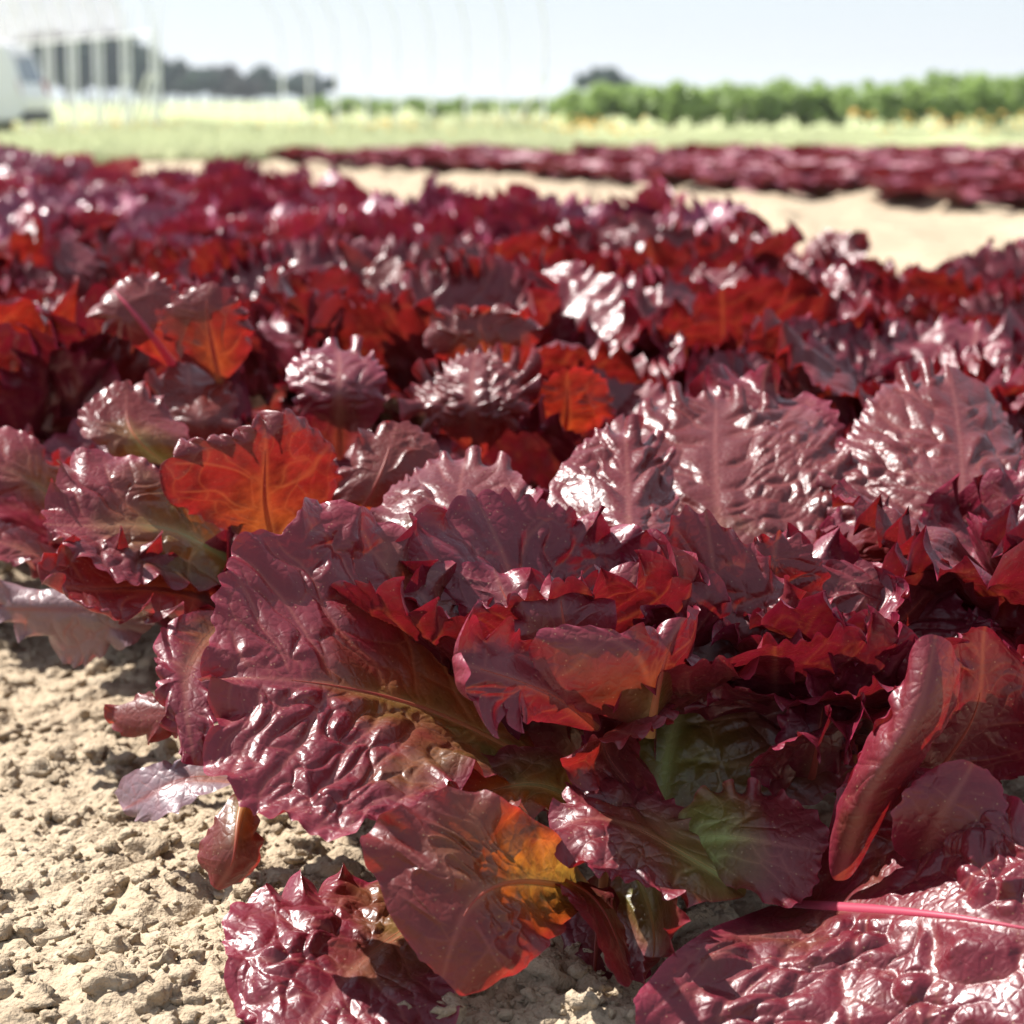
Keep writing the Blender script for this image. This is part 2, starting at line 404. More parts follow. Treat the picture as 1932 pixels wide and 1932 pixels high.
# ---- loose clods
def clods():
    rs = np.random.RandomState(5); Vs, Fs, k = [], [], 0
    base = {}
    for sub in (2, 3):
        bm = bmesh.new(); bmesh.ops.create_icosphere(bm, subdivisions=sub, radius=1)
        base[sub] = (np.array([v.co[:] for v in bm.verts]), np.array([[v.index for v in f.verts] for f in bm.faces])); bm.free()
    for i in range(5000):
        if i < 4300: y = .86+1.5*rs.rand()**1.4; x = -.24*y + rs.rand()*.30
        else: x, y = rs.uniform(-.15, .3), rs.uniform(.86, 1.2)
        r = .0011*(1-rs.rand()*.99)**-.60
        r = min(r, .0085 if i < 4300 else .006)
        V, T = base[3 if r > .005 else 2]
        o = rs.rand(3)*60
        n = vnoise(V[:, 0]*1.1+o[0]+V[:, 2]*.9, V[:, 1]*1.1+o[1], 41)*.42 + np.clip(vnoise(V[:, 0]*2.2+o[1], V[:, 2]*2.2+o[0], 44)*1.6, -.3, .3) + vnoise(V[:, 0]*2.9+o[2]+V[:, 2]*2.3, V[:, 1]*2.9-V[:, 2], 43)*.30 + vnoise(V[:, 0]*6+o[2]+V[:, 2]*5, V[:, 1]*6-V[:, 2]*3, 46)*.14
        q = V*(1+n)[:, None]*r*np.array([1, rs.uniform(.7, 1.1), rs.uniform(.6, 1.0)])
        a = rs.rand()*6.28; ca, sa = math.cos(a), math.sin(a)
        q = np.stack([q[:, 0]*ca-q[:, 1]*sa, q[:, 0]*sa+q[:, 1]*ca, q[:, 2]], 1)
        q += np.array([x, y, float(soil_h(np.array([x]), np.array([y]))[0])+r*.05])
        Vs.append(q); Fs.append(T+k); k += len(q)
    return npmesh('soil_clods', np.concatenate(Vs), np.concatenate(Fs))
tag(link('soil_clods', clods(), M_SOIL), 'loose crumbs and clods of dry soil along the bed', 'soil clods', kind='stuff')

# ---- meadow beyond the field
def meadow():
    gx = axis_lines(-14, 14, .5, -3500, 3500, 1.12); gy = axis_lines(15.6, 60, .5, 15, 3700, 1.08); gy = gy[gy > 15.2]
    X, Y = np.meshgrid(gx, gy, indexing='ij')
    Y2 = Y.copy(); Y2[:, 0] += .35*vnoise(gx*1.3, gx*0, 3)+np.clip(.95*(gx+.5), -2.6, .0)
    Z = gz(X, Y2)+.03+.05*fbm(X*.5, Y*.5, 61, 3)*smooth(16, 20, Y)
    nx, ny = X.shape; idx = np.arange(nx*ny).reshape(nx, ny)
    fc = np.stack([idx[:-1, :-1], idx[1:, :-1], idx[1:, 1:], idx[:-1, 1:]], -1).reshape(-1, 4)
    return npmesh('meadow', np.stack([X, Y2, Z], -1).reshape(-1, 3), fc)
M_MEADOW = simple('meadow_turf', (.34, .37, .20), .9, spec=0.0, noise=.35, nscale=.6)
tag(link('meadow', meadow(), M_MEADOW), 'pale green meadow beyond the lettuce field', 'meadow', kind='structure')
def blades():
    rs = np.random.RandomState(9); n = 70000
    y = 15.6+44*rs.rand(n)**2.0; x = (rs.rand(n)*2-1)*(y*.26+1.0)
    y += np.clip(.95*(x+.5), -2.6, .0)*smooth(22, 15, y)
    tall = np.clip(.5+1.2*vnoise(x*.35+9, y*.12, 71), .15, 1.5)
    h = (.05+.05*rs.rand(n)+.30*smooth(19, 34, y)*tall*rs.rand(n)**.6)
    h *= (1-.72*smooth(.3, 1.2, x))*(1+2.4*smooth(.185, .215, x/y)*smooth(20, 25, y))
    w = .006+.0009*y*.6; a = rs.rand(n)*6.28; ln = rs.normal(0, .3, (n, 2))*h[:, None]
    z0 = gz(x, y)+.02
    dx, dy = np.cos(a)*w, np.sin(a)*w
    V = np.stack([np.stack([x-dx, y-dy, z0], 1), np.stack([x+dx, y+dy, z0], 1),
                  np.stack([x+dx*.7+ln[:, 0]*.4, y+dy*.7+ln[:, 1]*.4, z0+h*.6], 1),
                  np.stack([x+ln[:, 0], y+ln[:, 1], z0+h], 1)], 1).reshape(-1, 3)
    fc = np.arange(4*n).reshape(n, 4)
    return npmesh('meadow_grass', V, fc, smooth=False)
tag(link('meadow_grass', blades(), simple('grass_blades', (.45, .47, .31), .8, spec=.1, noise=.3, nscale=.35, trans=.4, tcol=(.52, .54, .33))),
    'tall pale green meadow grass', 'grass', kind='stuff')
def flowers():
    rs = np.random.RandomState(19); V, Fc, k = [], [], 0
    for cx, cy, n, sx in ((-5.6, 36, 70, .5), (-3.5, 34, 60, .5), (-1.6, 33, 110, .6), (-.3, 35, 90, .5), (.9, 31, 70, .4), (1.9, 44, 60, .5),
                          (5.4, 27, 60, .8), (6.6, 30, 50, .8), (5.2, 22, 20, .5), (3.4, 20, 8, .5), (-7.4, 40, 20, .8)):
        for i in range(n//2):
            x, y = cx+rs.normal(0, sx), cy+rs.normal(0, 1.2)
            z = float(gz(x, y))+.14+.22*rs.rand(); r = .022+.016*rs.rand(); t = rs.normal(0, .4, 2)
            for j in range(6):
                a = j*math.pi/3
                V.append((x+math.cos(a)*r, y+math.sin(a)*r*.6, z+r*(t[0]*math.cos(a)+.8*math.sin(a))))
            Fc.append(list(range(k, k+6))); k += 6
    return npmesh('wildflowers', V, Fc, smooth=False)
tag(link('wildflowers', flowers(), simple('orange_petals', (.75, .46, .12), .6, noise=.3, nscale=2, trans=.4)),
    'orange and yellow wildflowers scattered in the meadow grass', 'wildflowers', kind='stuff')
# ---- hills on the horizon
def hills():
    x = np.linspace(-2200, 2600, 240); rows = []
    top = 6+9*smooth(-100, 700, x)+4*fbm(x/400, x*0, 81, 4)
    for k, (yy, f) in enumerate(((2300, 0), (2450, .7), (2650, 1), (2900, .5), (3100, 0))):
        rows.append(np.stack([x, x*0+yy, -.5+top*f], 1))
    V = np.stack(rows, 1); nx, ny = V.shape[:2]; idx = np.arange(nx*ny).reshape(nx, ny)
    fc = np.stack([idx[:-1, :-1], idx[1:, :-1], idx[1:, 1:], idx[:-1, 1:]], -1).reshape(-1, 4)
    return npmesh('hills', V.reshape(-1, 3), fc)
tag(link('hills', hills(), simple('wooded_hills', (.06, .09, .05), .9, noise=.4, nscale=.01)), 'low blue wooded hills on the horizon', 'hills', kind='structure')

# ---- trees and bushes
def leafcloud(name, blobs, n, size, seed, mat, shell=.55):
    rs = np.random.RandomState(seed); B = np.array(blobs); w = B[:, 3]**2; pick = rs.choice(len(B), n, p=w/w.sum())
    d = nrmz(rs.normal(size=(n, 3))); rad = (shell+(1-shell)*rs.rand(n))*(1+.25*rs.normal(size=n)*.6)
    c = B[pick, :3] + d*(B[pick, 3]*rad)[:, None]*np.array([1, 1, .9])
    a = nrmz(rs.normal(size=(n, 3))); b = nrmz(np.cross(a, rs.normal(size=(n, 3)))); s = size*(.6+.8*rs.rand(n))[:, None]
    V = np.stack([c-a*s, c-b*s*.5, c+a*s, c+b*s*.5], 1).reshape(-1, 3)
    V[:, 2] = np.maximum(V[:, 2], .02)
    me = npmesh(name, V, np.arange(4*n).reshape(n, 4), smooth=False); me.materials.append(mat); return me
def trunk_mesh(h, r, seed, limbs=4):
    rs = np.random.RandomState(seed); V, Fc = [], []
    def tube(p0, p1, r0, r1):
        k = len(V); d = nrmz(np.array(p1)-np.array(p0)); a = nrmz(np.cross(d, [.3, .9, .1])); b = np.cross(d, a)
        for p, rr in ((p0, r0), (p1, r1)):
            for j in range(7):
                t = j*2*math.pi/7; V.append(np.array(p)+a*math.cos(t)*rr+b*math.sin(t)*rr)
        for j in range(7): Fc.append((k+j, k+(j+1) % 7, k+7+(j+1) % 7, k+7+j))
    tube((0, 0, -.1), (.05*h*rs.normal(), 0, h*.5), r, r*.7)
    top = V[-1]
    for i in range(limbs):
        a = i*6.28/limbs+rs.rand(); tube(top, (top[0]+math.cos(a)*h*.22, math.sin(a)*h*.22, h*(.72+.15*rs.rand())), r*.5, r*.15)
    return npmesh('trunk', V, Fc)
M_BARK = simple('bark', (.09, .065, .045), .9, noise=.4, nscale=6)
M_TREE = simple('dark_tree_foliage', (.018, .050, .046), .65, noise=.45, nscale=.5, trans=.2, tcol=(.05, .09, .02))
M_TREE2 = simple('brownish_tree_foliage', (.060, .062, .050), .7, noise=.4, nscale=.5, trans=.2)
M_BUSH = simple('bush_foliage', (.30, .40, .16), .55, noise=.45, nscale=1.6, trans=.4, tcol=(.32, .44, .11))
tree_protos = []
for k in range(4):
    rs = np.random.RandomState(100+k); hh = 1.0
    blobs = [(rs.normal(0, .17), rs.normal(0, .17), .34+.5*rs.rand(), .13+.10*rs.rand()) for _ in range(16)]+[(0, 0, .5, .26), (0, 0, .72, .2)]
    tree_protos.append((leafcloud('crown', blobs, 4200, .055, 200+k, M_TREE if k != 3 else M_TREE2, .3), trunk_mesh(.8, .03, 300+k)))
def tree(px, pytop, Yd, wide, k, label, group=None):
    x = (px-966)/F*Yd; z0 = float(gz(0, Yd)); hgt = (190-pytop)/F*Yd*1.25+.35
    t = empty('tree', (x, Yd, z0), rz=px*.7, s=1); t.scale = (wide*hgt, wide*hgt, hgt*1.08)
    link('crown', tree_protos[k][0], None, t); link('trunk', tree_protos[k][1], M_BARK, t)
    return tag(t, label, 'tree', group)
TG = 'dark trees on the far side of the meadow'
for i, (px, top, wd, k) in enumerate(((66, 90, .8, 0), (100, 88, .9, 1), (140, 84, .9, 2), (178, 90, .9, 0), (215, 88, .8, 1), (252, 95, .8, 2), (286, 103, .8, 0),
                                      (318, 126, 1.1, 1), (350, 130, 1.1, 3), (380, 134, 1.2, 2), (410, 132, 1.0, 3), (436, 133, 1.1, 0), (470, 150, 1.2, 3), (496, 136, 1.1, 1),
                                      (524, 146, 1.2, 2))):
    tree(px, top, 300+8*(i % 3), wd, k, 'dark distant tree standing in the hazy tree belt behind the tunnel posts' if k != 3 else
         'brownish distant tree in the hazy tree belt behind the meadow', TG)
tree(585, 141, 300, 1.7, 0, 'rounded dark tree at the right end of the far tree belt')
tree(1147, 133, 230, 1.5, 2, 'lone rounded dark tree above the bushes right of the hoop frame')
bush_protos = []
for k in range(5):
    rs = np.random.RandomState(400+k)
    blobs = [(rs.normal(0, .32), rs.normal(0, .3), .25+.8*rs.rand(), .16+.14*rs.rand()) for _ in range(14)]
    bush_protos.append((leafcloud('foliage', blobs, 2600, .068, 500+k, M_BUSH, .2), trunk_mesh(.9, .025, 600+k, 5)))
rs = np.random.RandomState(77)
def bush(px, top, Yd, k, base=None):
    x = (px-966)/F*Yd; z0 = float(gz(0, Yd)); z1 = H+(190-top)/F*Yd
    hgt = (z1-z0)
    t = empty('bush', (x, Yd, z0), rz=rs.rand()*6.28); t.scale = (hgt*.95, hgt*.95, hgt/1.12)
    link('foliage', bush_protos[k][0], None, t); link('stem', bush_protos[k][1], M_BARK, t)
    tag(t, 'leafy green bush in the crop hedge right of the hoop frame' if px > 1030 else 'low distant bush in the hedge line behind the hoop frame',
        'bush', 'bushes of the crop hedge' if px > 1030 else 'low bushes behind the hoop frame')
for i, px in enumerate(range(1060, 2080, 30)):
    top = 166+7*math.sin(i*1.7)+5*math.sin(i*.83)-(16 if 1760 < px < 1830 else 0)-(6 if px > 1680 else 0)+(14 if px < 1100 else 0)
    bush(px+rs.uniform(-8, 8), top, 62+rs.uniform(-1.5, 1.5), i % 5)
for i, px in enumerate(range(600, 1050, 36)):
    bush(px+rs.uniform(-8, 8), 187+4*math.sin(i*2.1), 95+rs.uniform(-2, 2), i % 5)

# ---- hoop house
M_GALV = simple('galvanised_tube', (.80, .81, .82), .45, .15, noise=.12, nscale=5)
def tube_path(pts, r, k=8):
    pts = np.array(pts, float); tang = nrmz(np.gradient(pts, axis=0)); V = []
    ref = np.array([.31, .87, .38])
    a = nrmz(np.cross(tang, ref)); b = np.cross(tang, a)
    ang = np.linspace(0, 2*np.pi, k, endpoint=False)
    V = pts[:, None]+r*(a[:, None]*np.cos(ang)[None, :, None]+b[:, None]*np.sin(ang)[None, :, None])
    n = len(pts); idx = np.arange(n*k).reshape(n, k); p, q = idx[:-1], idx[1:]
    return V.reshape(-1, 3), np.stack([p, np.roll(p, -1, 1), np.roll(q, -1, 1), q], -1).reshape(-1, 4)
AX = np.array([-.437, .9]); NX = np.array([-.9, -.437])     # along the rows, across them (leftwards)
EAVE, WID, STEP, NB = 1.95, 7.5, 1.75, 9
def hoop_house(start, label, nb, film, braces):
    root = empty('hoop_house', (start[0], start[1], -.36))
    def loc(a, c, z): q = AX*a+NX*c; return (q[0], q[1], z)
    for i in range(nb):
        for c in (0, WID):
            link('post', npmesh('post', *tube_path([loc(i*STEP, c, -.1), loc(i*STEP, c, .9), loc(i*STEP, c, EAVE)], .034)), M_GALV, root)
        arc = [loc(i*STEP, WID/2-WID/2*math.cos(t), EAVE+2.3*math.sin(t)**.9) for t in np.linspace(0, math.pi, 30)]
        link('hoop', npmesh('hoop', *tube_path(arc, .024)), M_GALV, root)
    for c in ((0, WID) if film else ()):
        link('eave_rail', npmesh('eave_rail', *tube_path([loc(-.1, c, EAVE-.06), loc(nb*STEP/2, c, EAVE-.06), loc((nb-1)*STEP+.1, c, EAVE-.06)], .024)), M_GALV, root)
    link('ridge_rail', npmesh('ridge_rail', *tube_path([loc(-.1, WID/2, EAVE+2.25), loc(nb*STEP/2, WID/2, EAVE+2.25), loc((nb-1)*STEP, WID/2, EAVE+2.25)], .024)), M_GALV, root)
    for a0, a1, c in braces:
        link('brace', npmesh('brace', *tube_path([loc(a0, c, EAVE*.62), loc((a0+a1)/2, c, EAVE*.33), loc(a1, c, .0)], .03)), M_GALV, root)
    if film:
        na, nc = 40, 40
        t = np.linspace(.0, math.pi, nc); aa = np.linspace(STEP-.05, (nb-1)*STEP+.05, na)
        V = np.array([[loc(a, WID/2-(WID/2+.05)*math.cos(q), EAVE+2.36*max(0, math.sin(q))**.9-.03*math.sin(a*3.6)**2) for q in t] for a in aa]).reshape(-1, 3)
        idx = np.arange(na*nc).reshape(na, nc)
        fc = np.stack([idx[:-1, :-1], idx[1:, :-1], idx[1:, 1:], idx[:-1, 1:]], -1).reshape(-1, 4)
        fo = link('film', npmesh('film', V, fc), simple('milky_film', (.86, .77, .86), .4, noise=.05, nscale=1.0, trans=.55, tcol=(.84, .76, .84)), root)
    if film:
        m = fo.data.materials[0]; nt = m.node_tree; g = G(nt); out = [n for n in nt.nodes if n.type == 'OUTPUT_MATERIAL'][0]; sh = out.inputs[0].links[0].from_socket
        g.put(out.inputs[0], g.n('MixShader', {0: .58, 1: sh, 2: g.n('BsdfTransparent').outputs[0]}).outputs[0])   # thin clear-milky film
    tag(root, label, 'hoop house')
    return root
t0 = np.array([.616, 45.0])
hoop_house(t0, 'bare galvanised hoop frame of a polytunnel without film', NB, False, [(0.1, 1.6, WID), (1.9, 3.3, WID), (.1, 1.5, 0)])
hoop_house(t0+NX*(WID+.12), 'polytunnel with milky film over its hoops behind the white van', 8, True, [(0.2, 1.7, 0)])

# ---- white van
def van():
    Yv, xr, gzv = 44.0, (84-966)/F*44.0, -.36
    root = empty('parked_van', (xr, Yv, gzv), rz=R(-4))
    paint = simple('white_paint', (.80, .81, .82), .25, noise=.03); dark = simple('dark_glass', (.10, .13, .16), .08)
    black = simple('black_rubber', (.02, .02, .022), .7); rimm = simple('alloy_rim', (.45, .46, .48), .35, .8); redm = simple('red_lamp', (.35, .02, .02), .2)
    blk = simple('black_plastic', (.03, .03, .033), .5)
    prof = [(-.02, .42), (0, .80), (-.06, .98), (-.22, 1.50), (-.36, 1.74), (-.8, 1.84), (-2.6, 1.86), (-3.15, 1.72), (-3.85, 1.16), (-4.5, 1.02), (-4.72, .80), (-4.75, .40),
            (-4.32, .36), (-4.25, .60), (-4.05, .73), (-3.83, .73), (-3.62, .60), (-3.55, .34), (-1.42, .34), (-1.35, .60), (-1.14, .73), (-.92, .73), (-.72, .60), (-.65, .36)]
    bm = bmesh.new(); Wv = 1.84
    f0 = [bm.verts.new((x, -Wv/2+(.09*max(0, z-1.0)/.8), z)) for x, z in prof]; f1 = [bm.verts.new((x, Wv/2-(.09*max(0, z-1.0)/.8), z)) for x, z in prof]
    n = len(prof); bm.faces.new(f0); bm.faces.new(list(reversed(f1)))
    for i in range(n): bm.faces.new((f0[(i+1) % n], f0[i], f1[i], f1[(i+1) % n]))
    bmesh.ops.recalc_face_normals(bm, faces=bm.faces)
    bmesh.ops.bevel(bm, geom=[e for e in bm.edges], offset=.035, segments=2, affect='EDGES', clamp_overlap=True)
    me = bpy.data.meshes.new('body'); bm.to_mesh(me); bm.free(); body = link('body', me, paint, root)
    def slab(name, pts, mat, th=.012, par=None):
        bm = bmesh.new(); a = [bm.verts.new(p) for p in pts]; f = bm.faces.new(a)
        r = bmesh.ops.extrude_face_region(bm, geom=[f]); f.normal_update(); nv = f.normal.copy()
        bmesh.ops.translate(bm, verts=[v for v in r['geom'] if isinstance(v, bmesh.types.BMVert)], vec=nv*th)
        bmesh.ops.recalc_face_normals(bm, faces=bm.faces)
        me = bpy.data.meshes.new(name); bm.to_mesh(me); bm.free(); return link(name, me, mat, par or root)
    for sgn in (-1, 1):
        for x0, x1, x2, x3 in ((-2.62, -3.05, -3.55, -2.62),):
            yy = lambda z: sgn*(Wv/2-(.09*max(0, z-1.0)/.8)+.004)
            slab('side_window', [(x3, yy(1.1), 1.1), (x0, yy(1.66), 1.66), (x1, yy(1.66), 1.66), (x2, yy(1.1), 1.1)], dark)
        slab('tail_light', [(-.045, sgn*.90, .86), (-.045, sgn*.72, .86), (-.12, sgn*.72, 1.12), (-.12, sgn*.88, 1.12)], redm, .05)
        for x in (-1.9, -2.9): slab('door_handle', [(x, sgn*(Wv/2+.004), .97), (x-.16, sgn*(Wv/2+.004), .97), (x-.16, sgn*(Wv/2+.004), 1.0), (x, sgn*(Wv/2+.004), 1.0)], blk, .03)
        slab('headlight', [(-4.66, sgn*.86, .74), (-4.66, sgn*.5, .74), (-4.56, sgn*.5, .96), (-4.50, sgn*.84, .96)], simple('lamp_glass', (.7, .72, .74), .1), .06)
    slab('rear_window', [(-.075, -.70, 1.06), (-.075, .70, 1.06), (-.235, .64, 1.56), (-.235, -.64, 1.56)], dark, .02)
    slab('windscreen', [(-3.82, -.74, 1.2), (-3.82, .74, 1.2), (-3.2, .68, 1.70), (-3.2, -.68, 1.70)], dark, .02)
    bm = bmesh.new(); bmesh.ops.create_cube(bm, size=1, matrix=__import__('mathutils').Matrix.LocRotScale((-.06, 0, .46), None, (.22, 1.78, .22)))
    bmesh.ops.bevel(bm, geom=bm.edges[:], offset=.05, segments=3, affect='EDGES'); me = bpy.data.meshes.new('bumper'); bm.to_mesh(me); bm.free(); link('bumper', me, blk, root)
    def lathe(name, prof, mat, loc, par):
        k = 28; V = []; 
        for y, r in prof:
            for j in range(k): V.append((math.cos(j*6.28318/k)*r, y, math.sin(j*6.28318/k)*r))
        n = len(prof); idx = np.arange(n*k).reshape(n, k); a, b = idx[:-1], idx[1:]
        o = link(name, npmesh(name, V, np.stack([a, np.roll(a, -1, 1), np.roll(b, -1, 1), b], -1).reshape(-1, 4)), mat, par); o.location = loc; return o
    for x in (-1.03, -3.94):
        for sgn in (-1, 1):
            w = empty('wheel', (x, sgn*.80, .33)); w.parent = root
            lathe('tyre', [(-.1, .2), (-.11, .29), (-.08, .33), (.08, .33), (.11, .29), (.1, .2)], black, (0, 0, 0), w)
            lathe('rim', [(-.09, .0), (-.085, .08), (-.06, .1), (-.08, .19), (-.1, .21), (.1, .21), (.08, .19), (.06, .1), (.085, .08), (.09, 0)], rimm, (0, 0, 0), w)
    tag(root, 'white van parked on the grass at the left edge with its rear to the tunnel', 'van')
van()

# ================================================================== LETTUCES
NG = 'red lettuces in the near bed'
A0 = np.array([.057, 1.05])                                  # front plant of the first row
RX = np.array([.9, .437])*.302; RY = np.array([-.437, .9])*.30
def gp(r, k): return A0+RX*r+RY*k

# ---- front plant: leaves set one by one
pa = empty('lettuce', (.075, 1.07, 0)); tag(pa, 'large dark red lettuce in focus at the front with a broad leaf reaching left', 'lettuce', NG)
# broad glossy leaf reaching left
hero_leaf(pa, [((1030, 1440, 1.09), (1060, 1462, 1.08), (1040, 1500, 1.06)),
               ((900, 1170, 1.12), (830, 1345, 1.06), (880, 1475, 1.00)),
               ((640, 915, 1.10), (600, 1288, 1.025), (660, 1590, .94)),
               ((400, 1010, 1.06), (368, 1272, 1.01), (410, 1570, .945))], 1, seed=11, ribtop=True, lv=.75, ruf=.0055, lam=.04, blis=.0042, tooth=.0032, green=.42, wave=.003, roll=-.002, nr=120, nt=620)
# amber leaf curling over at the bottom
hero_leaf(pa, [((1110, 1670, 1.05), (1135, 1690, 1.05), (1145, 1720, 1.05)),
               ((980, 1525, .965), (1000, 1664, .965), (1075, 1740, .985)),
               ((700, 1520, .935), (890, 1705, .925), (1020, 1810, .94)),
               ((660, 1740, .925), (835, 1845, .92), (880, 1900, .93))], -1, seed=12, lv=.15, ruf=.003, lam=.05, blis=.0034, tooth=.0015, green=.56, wave=.003)
# blistered leaf lying at the lower left
hero_leaf(pa, [((840, 1640, 1.06), (880, 1700, 1.05), (920, 1760, 1.03)),
               ((640, 1640, 1.05), (745, 1765, 1.0), (860, 1830, .98)),
               ((430, 1740, 1.0), (620, 1880, .955), (850, 1950, .945)),
               ((430, 1930, .95), (530, 2030, .92), (720, 2060, .92))], 1, seed=13, lv=0.8, ruf=.0055, lam=.034, blis=.0042, tooth=.003, green=.36)
# tall dark leaf in the middle
hero_leaf(pa, [((1215, 1500, 1.065), (1245, 1545, 1.06), (1275, 1570, 1.06)),
               ((1130, 1330, 1.085), (1275, 1360, 1.08), (1600, 1500, 1.055)),
               ((1200, 1110, 1.105), (1345, 1190, 1.095), (1600, 1230, 1.085)),
               ((1235, 985, 1.10), (1330, 965, 1.105), (1495, 1015, 1.10))], 1, seed=14, lv=.6, ruf=.009, lam=.034, blis=.0038, green=.62)
# backlit leaf folded at its orange rib
hero_leaf(pa, [((1195, 1370, 1.03), (1222, 1392, 1.03), (1240, 1370, 1.04)),
               ((1050, 1335, 1.01), (1238, 1300, 1.02), (1262, 1290, 1.06)),
               ((1000, 1205, 1.0), (1260, 1225, 1.015), (1295, 1180, 1.07)),
               ((1050, 1140, 1.01), (1280, 1165, 1.02), (1290, 1070, 1.06))], -1, seed=15, lv=.72, ruf=.0045, lam=.03, blis=.0022, green=.35, ribw=.0030)
# crimson curl left of it
hero_leaf(pa, [((1105, 1392, 1.035), (1130, 1374, 1.03), (1140, 1350, 1.03)),
               ((985, 1350, 1.0), (1040, 1312, 1.005), (1070, 1245, 1.03)),
               ((860, 1325, .98), (930, 1270, .985), (960, 1195, 1.01)),
               ((785, 1285, .975), (825, 1240, .98), (850, 1190, 1.0))], -1, seed=16, lv=0.7, ruf=.009, lam=.03, blis=.002, green=.12, roll=-.010, ribw=.0012)
# dark red leaves behind them
hero_leaf(pa, [((985, 1290, 1.09), (1005, 1310, 1.09), (1020, 1290, 1.09)),
               ((900, 1220, 1.095), (985, 1190, 1.10), (1070, 1220, 1.09)),
               ((830, 1120, 1.11), (950, 1120, 1.11), (1100, 1150, 1.10)),
               ((820, 1040, 1.12), (930, 1065, 1.12), (1060, 1100, 1.11))], -1, seed=17, lv=0.8, ruf=.006, lam=.026, blis=.0022, green=.15)
hero_leaf(pa, [((1165, 1280, 1.08), (1185, 1300, 1.08), (1205, 1285, 1.08)),
               ((1110, 1220, 1.09), (1190, 1210, 1.10), (1270, 1210, 1.10)),
               ((1085, 1130, 1.10), (1190, 1120, 1.11), (1290, 1130, 1.11)),
               ((1110, 1070, 1.11), (1200, 1058, 1.12), (1280, 1080, 1.12))], -1, seed=18, lv=0.7, ruf=.006, lam=.024, blis=.002, green=.15)
hero_leaf(pa, [((1610, 1250, 1.13), (1640, 1265, 1.13), (1660, 1250, 1.14)),
               ((1500, 1200, 1.13), (1680, 1195, 1.14), (1730, 1185, 1.17)),
               ((1430, 1100, 1.14), (1730, 1140, 1.15), (1770, 1120, 1.20)),
               ((1480, 1030, 1.15), (1785, 1072, 1.16), (1780, 1040, 1.2))], -1, seed=19, lv=0.6, ruf=.006, lam=.027, blis=.0022, green=.22)
hero_leaf(pa, [((1590, 1440, 1.08), (1605, 1450, 1.08), (1625, 1440, 1.08)),
               ((1540, 1310, 1.10), (1620, 1340, 1.10), (1690, 1300, 1.09)),
               ((1500, 1200, 1.11), (1625, 1230, 1.12), (1730, 1210, 1.10)),
               ((1530, 1150, 1.11), (1640, 1150, 1.13), (1720, 1160, 1.11))], -1, seed=20, lv=0.8, ruf=.008, lam=.026, blis=.0022, green=.1)
# lower leaves near the heart
hero_leaf(pa, [((1235, 1560, 1.03), (1250, 1605, 1.03), (1270, 1640, 1.03)),
               ((1340, 1480, 1.03), (1350, 1580, 1.01), (1380, 1690, .99)),
               ((1450, 1470, 1.03), (1460, 1590, 1.0), (1480, 1710, .98)),
               ((1560, 1510, 1.02), (1560, 1610, 1.0), (1550, 1700, .99))], 1, seed=21, lv=0.5, ruf=.005, lam=.028, blis=.0024, green=.95)
hero_leaf(pa, [((1400, 1640, 1.01), (1410, 1680, 1.0), (1390, 1720, .99)),
               ((1300, 1530, 1.03), (1275, 1600, 1.0), (1300, 1690, .965)),
               ((1150, 1450, 1.05), (1150, 1545, 1.0), (1190, 1660, .955)),
               ((1055, 1465, 1.05), (1040, 1560, 1.0), (1070, 1650, .965))], 1, seed=22, lv=0.6, ruf=.006, lam=.028, blis=.0055, green=.5)
hero_leaf(pa, [((1300, 1560, 1.03), (1290, 1590, 1.02), (1270, 1600, 1.01)),
               ((1200, 1390, 1.07), (1150, 1430, 1.04), (1130, 1500, 1.02)),
               ((1240, 1330, 1.06), (1160, 1380, 1.02), (1060, 1450, 1.01)),
               ((1270, 1390, 1.03), (1200, 1400, 1.0), (1090, 1420, 1.0))], 1, seed=23, ruf=.007, lam=.03, blis=.002, green=.1)
hero_leaf(pa, [((1150, 1540, 1.06), (1160, 1560, 1.06), (1150, 1590, 1.05)),
               ((1050, 1420, 1.07), (1020, 1480, 1.05), (1010, 1540, 1.03)),
               ((900, 1420, 1.06), (870, 1510, 1.03), (880, 1600, 1.0)),
               ((760, 1480, 1.05), (720, 1560, 1.01), (760, 1640, .99))], 1, seed=24, ruf=.005, lam=.03, blis=.005, green=.6)
# ribbon-like margin below the heart
hero_leaf(pa, [((1240, 1600, 1.0), (1200, 1640, 1.02), (1130, 1640, 1.03)),
               ((1290, 1690, .96), (1230, 1720, 1.0), (1150, 1700, 1.02)),
               ((1290, 1760, .945), (1235, 1800, .99), (1160, 1790, 1.01)),
               ((1240, 1830, .95), (1210, 1850, .98), (1180, 1840, 1.0))], -1, seed=25, lv=0.5, ruf=.006, lam=.03, blis=.002, green=.75)
hero_leaf(pa, [((1000, 1640, 1.01), (1020, 1650, 1.02), (1060, 1650, 1.03)),
               ((1080, 1690, .97), (1110, 1690, .99), (1150, 1680, 1.02)),
               ((1140, 1790, .955), (1160, 1770, .98), (1180, 1760, 1.0)),
               ((1170, 1870, .95), (1190, 1860, .96), (1200, 1850, .97))], -1, seed=26, lv=0.3, ruf=.004, lam=.03, blis=.002, green=.3)
# big blistered leaf with a pink rib, lower right
hero_leaf(pa, [((1500, 1670, 1.03), (1470, 1703, 1.02), (1270, 1720, .965)),
               ((1590, 1480, 1.02), (1650, 1713, .97), (1170, 1960, .935)),
               ((1810, 1440, .985), (1860, 1738, .925), (1520, 2160, .91)),
               ((2080, 1600, .95), (2100, 1785, .90), (1980, 2080, .89))], 1, seed=27, ribtop=True, lv=0.8, ruf=.0036, lam=.055, blis=.0055, green=.1, ribw=.0040, ribmat=M_PINK, cell=1.25, nr=130, nt=640)
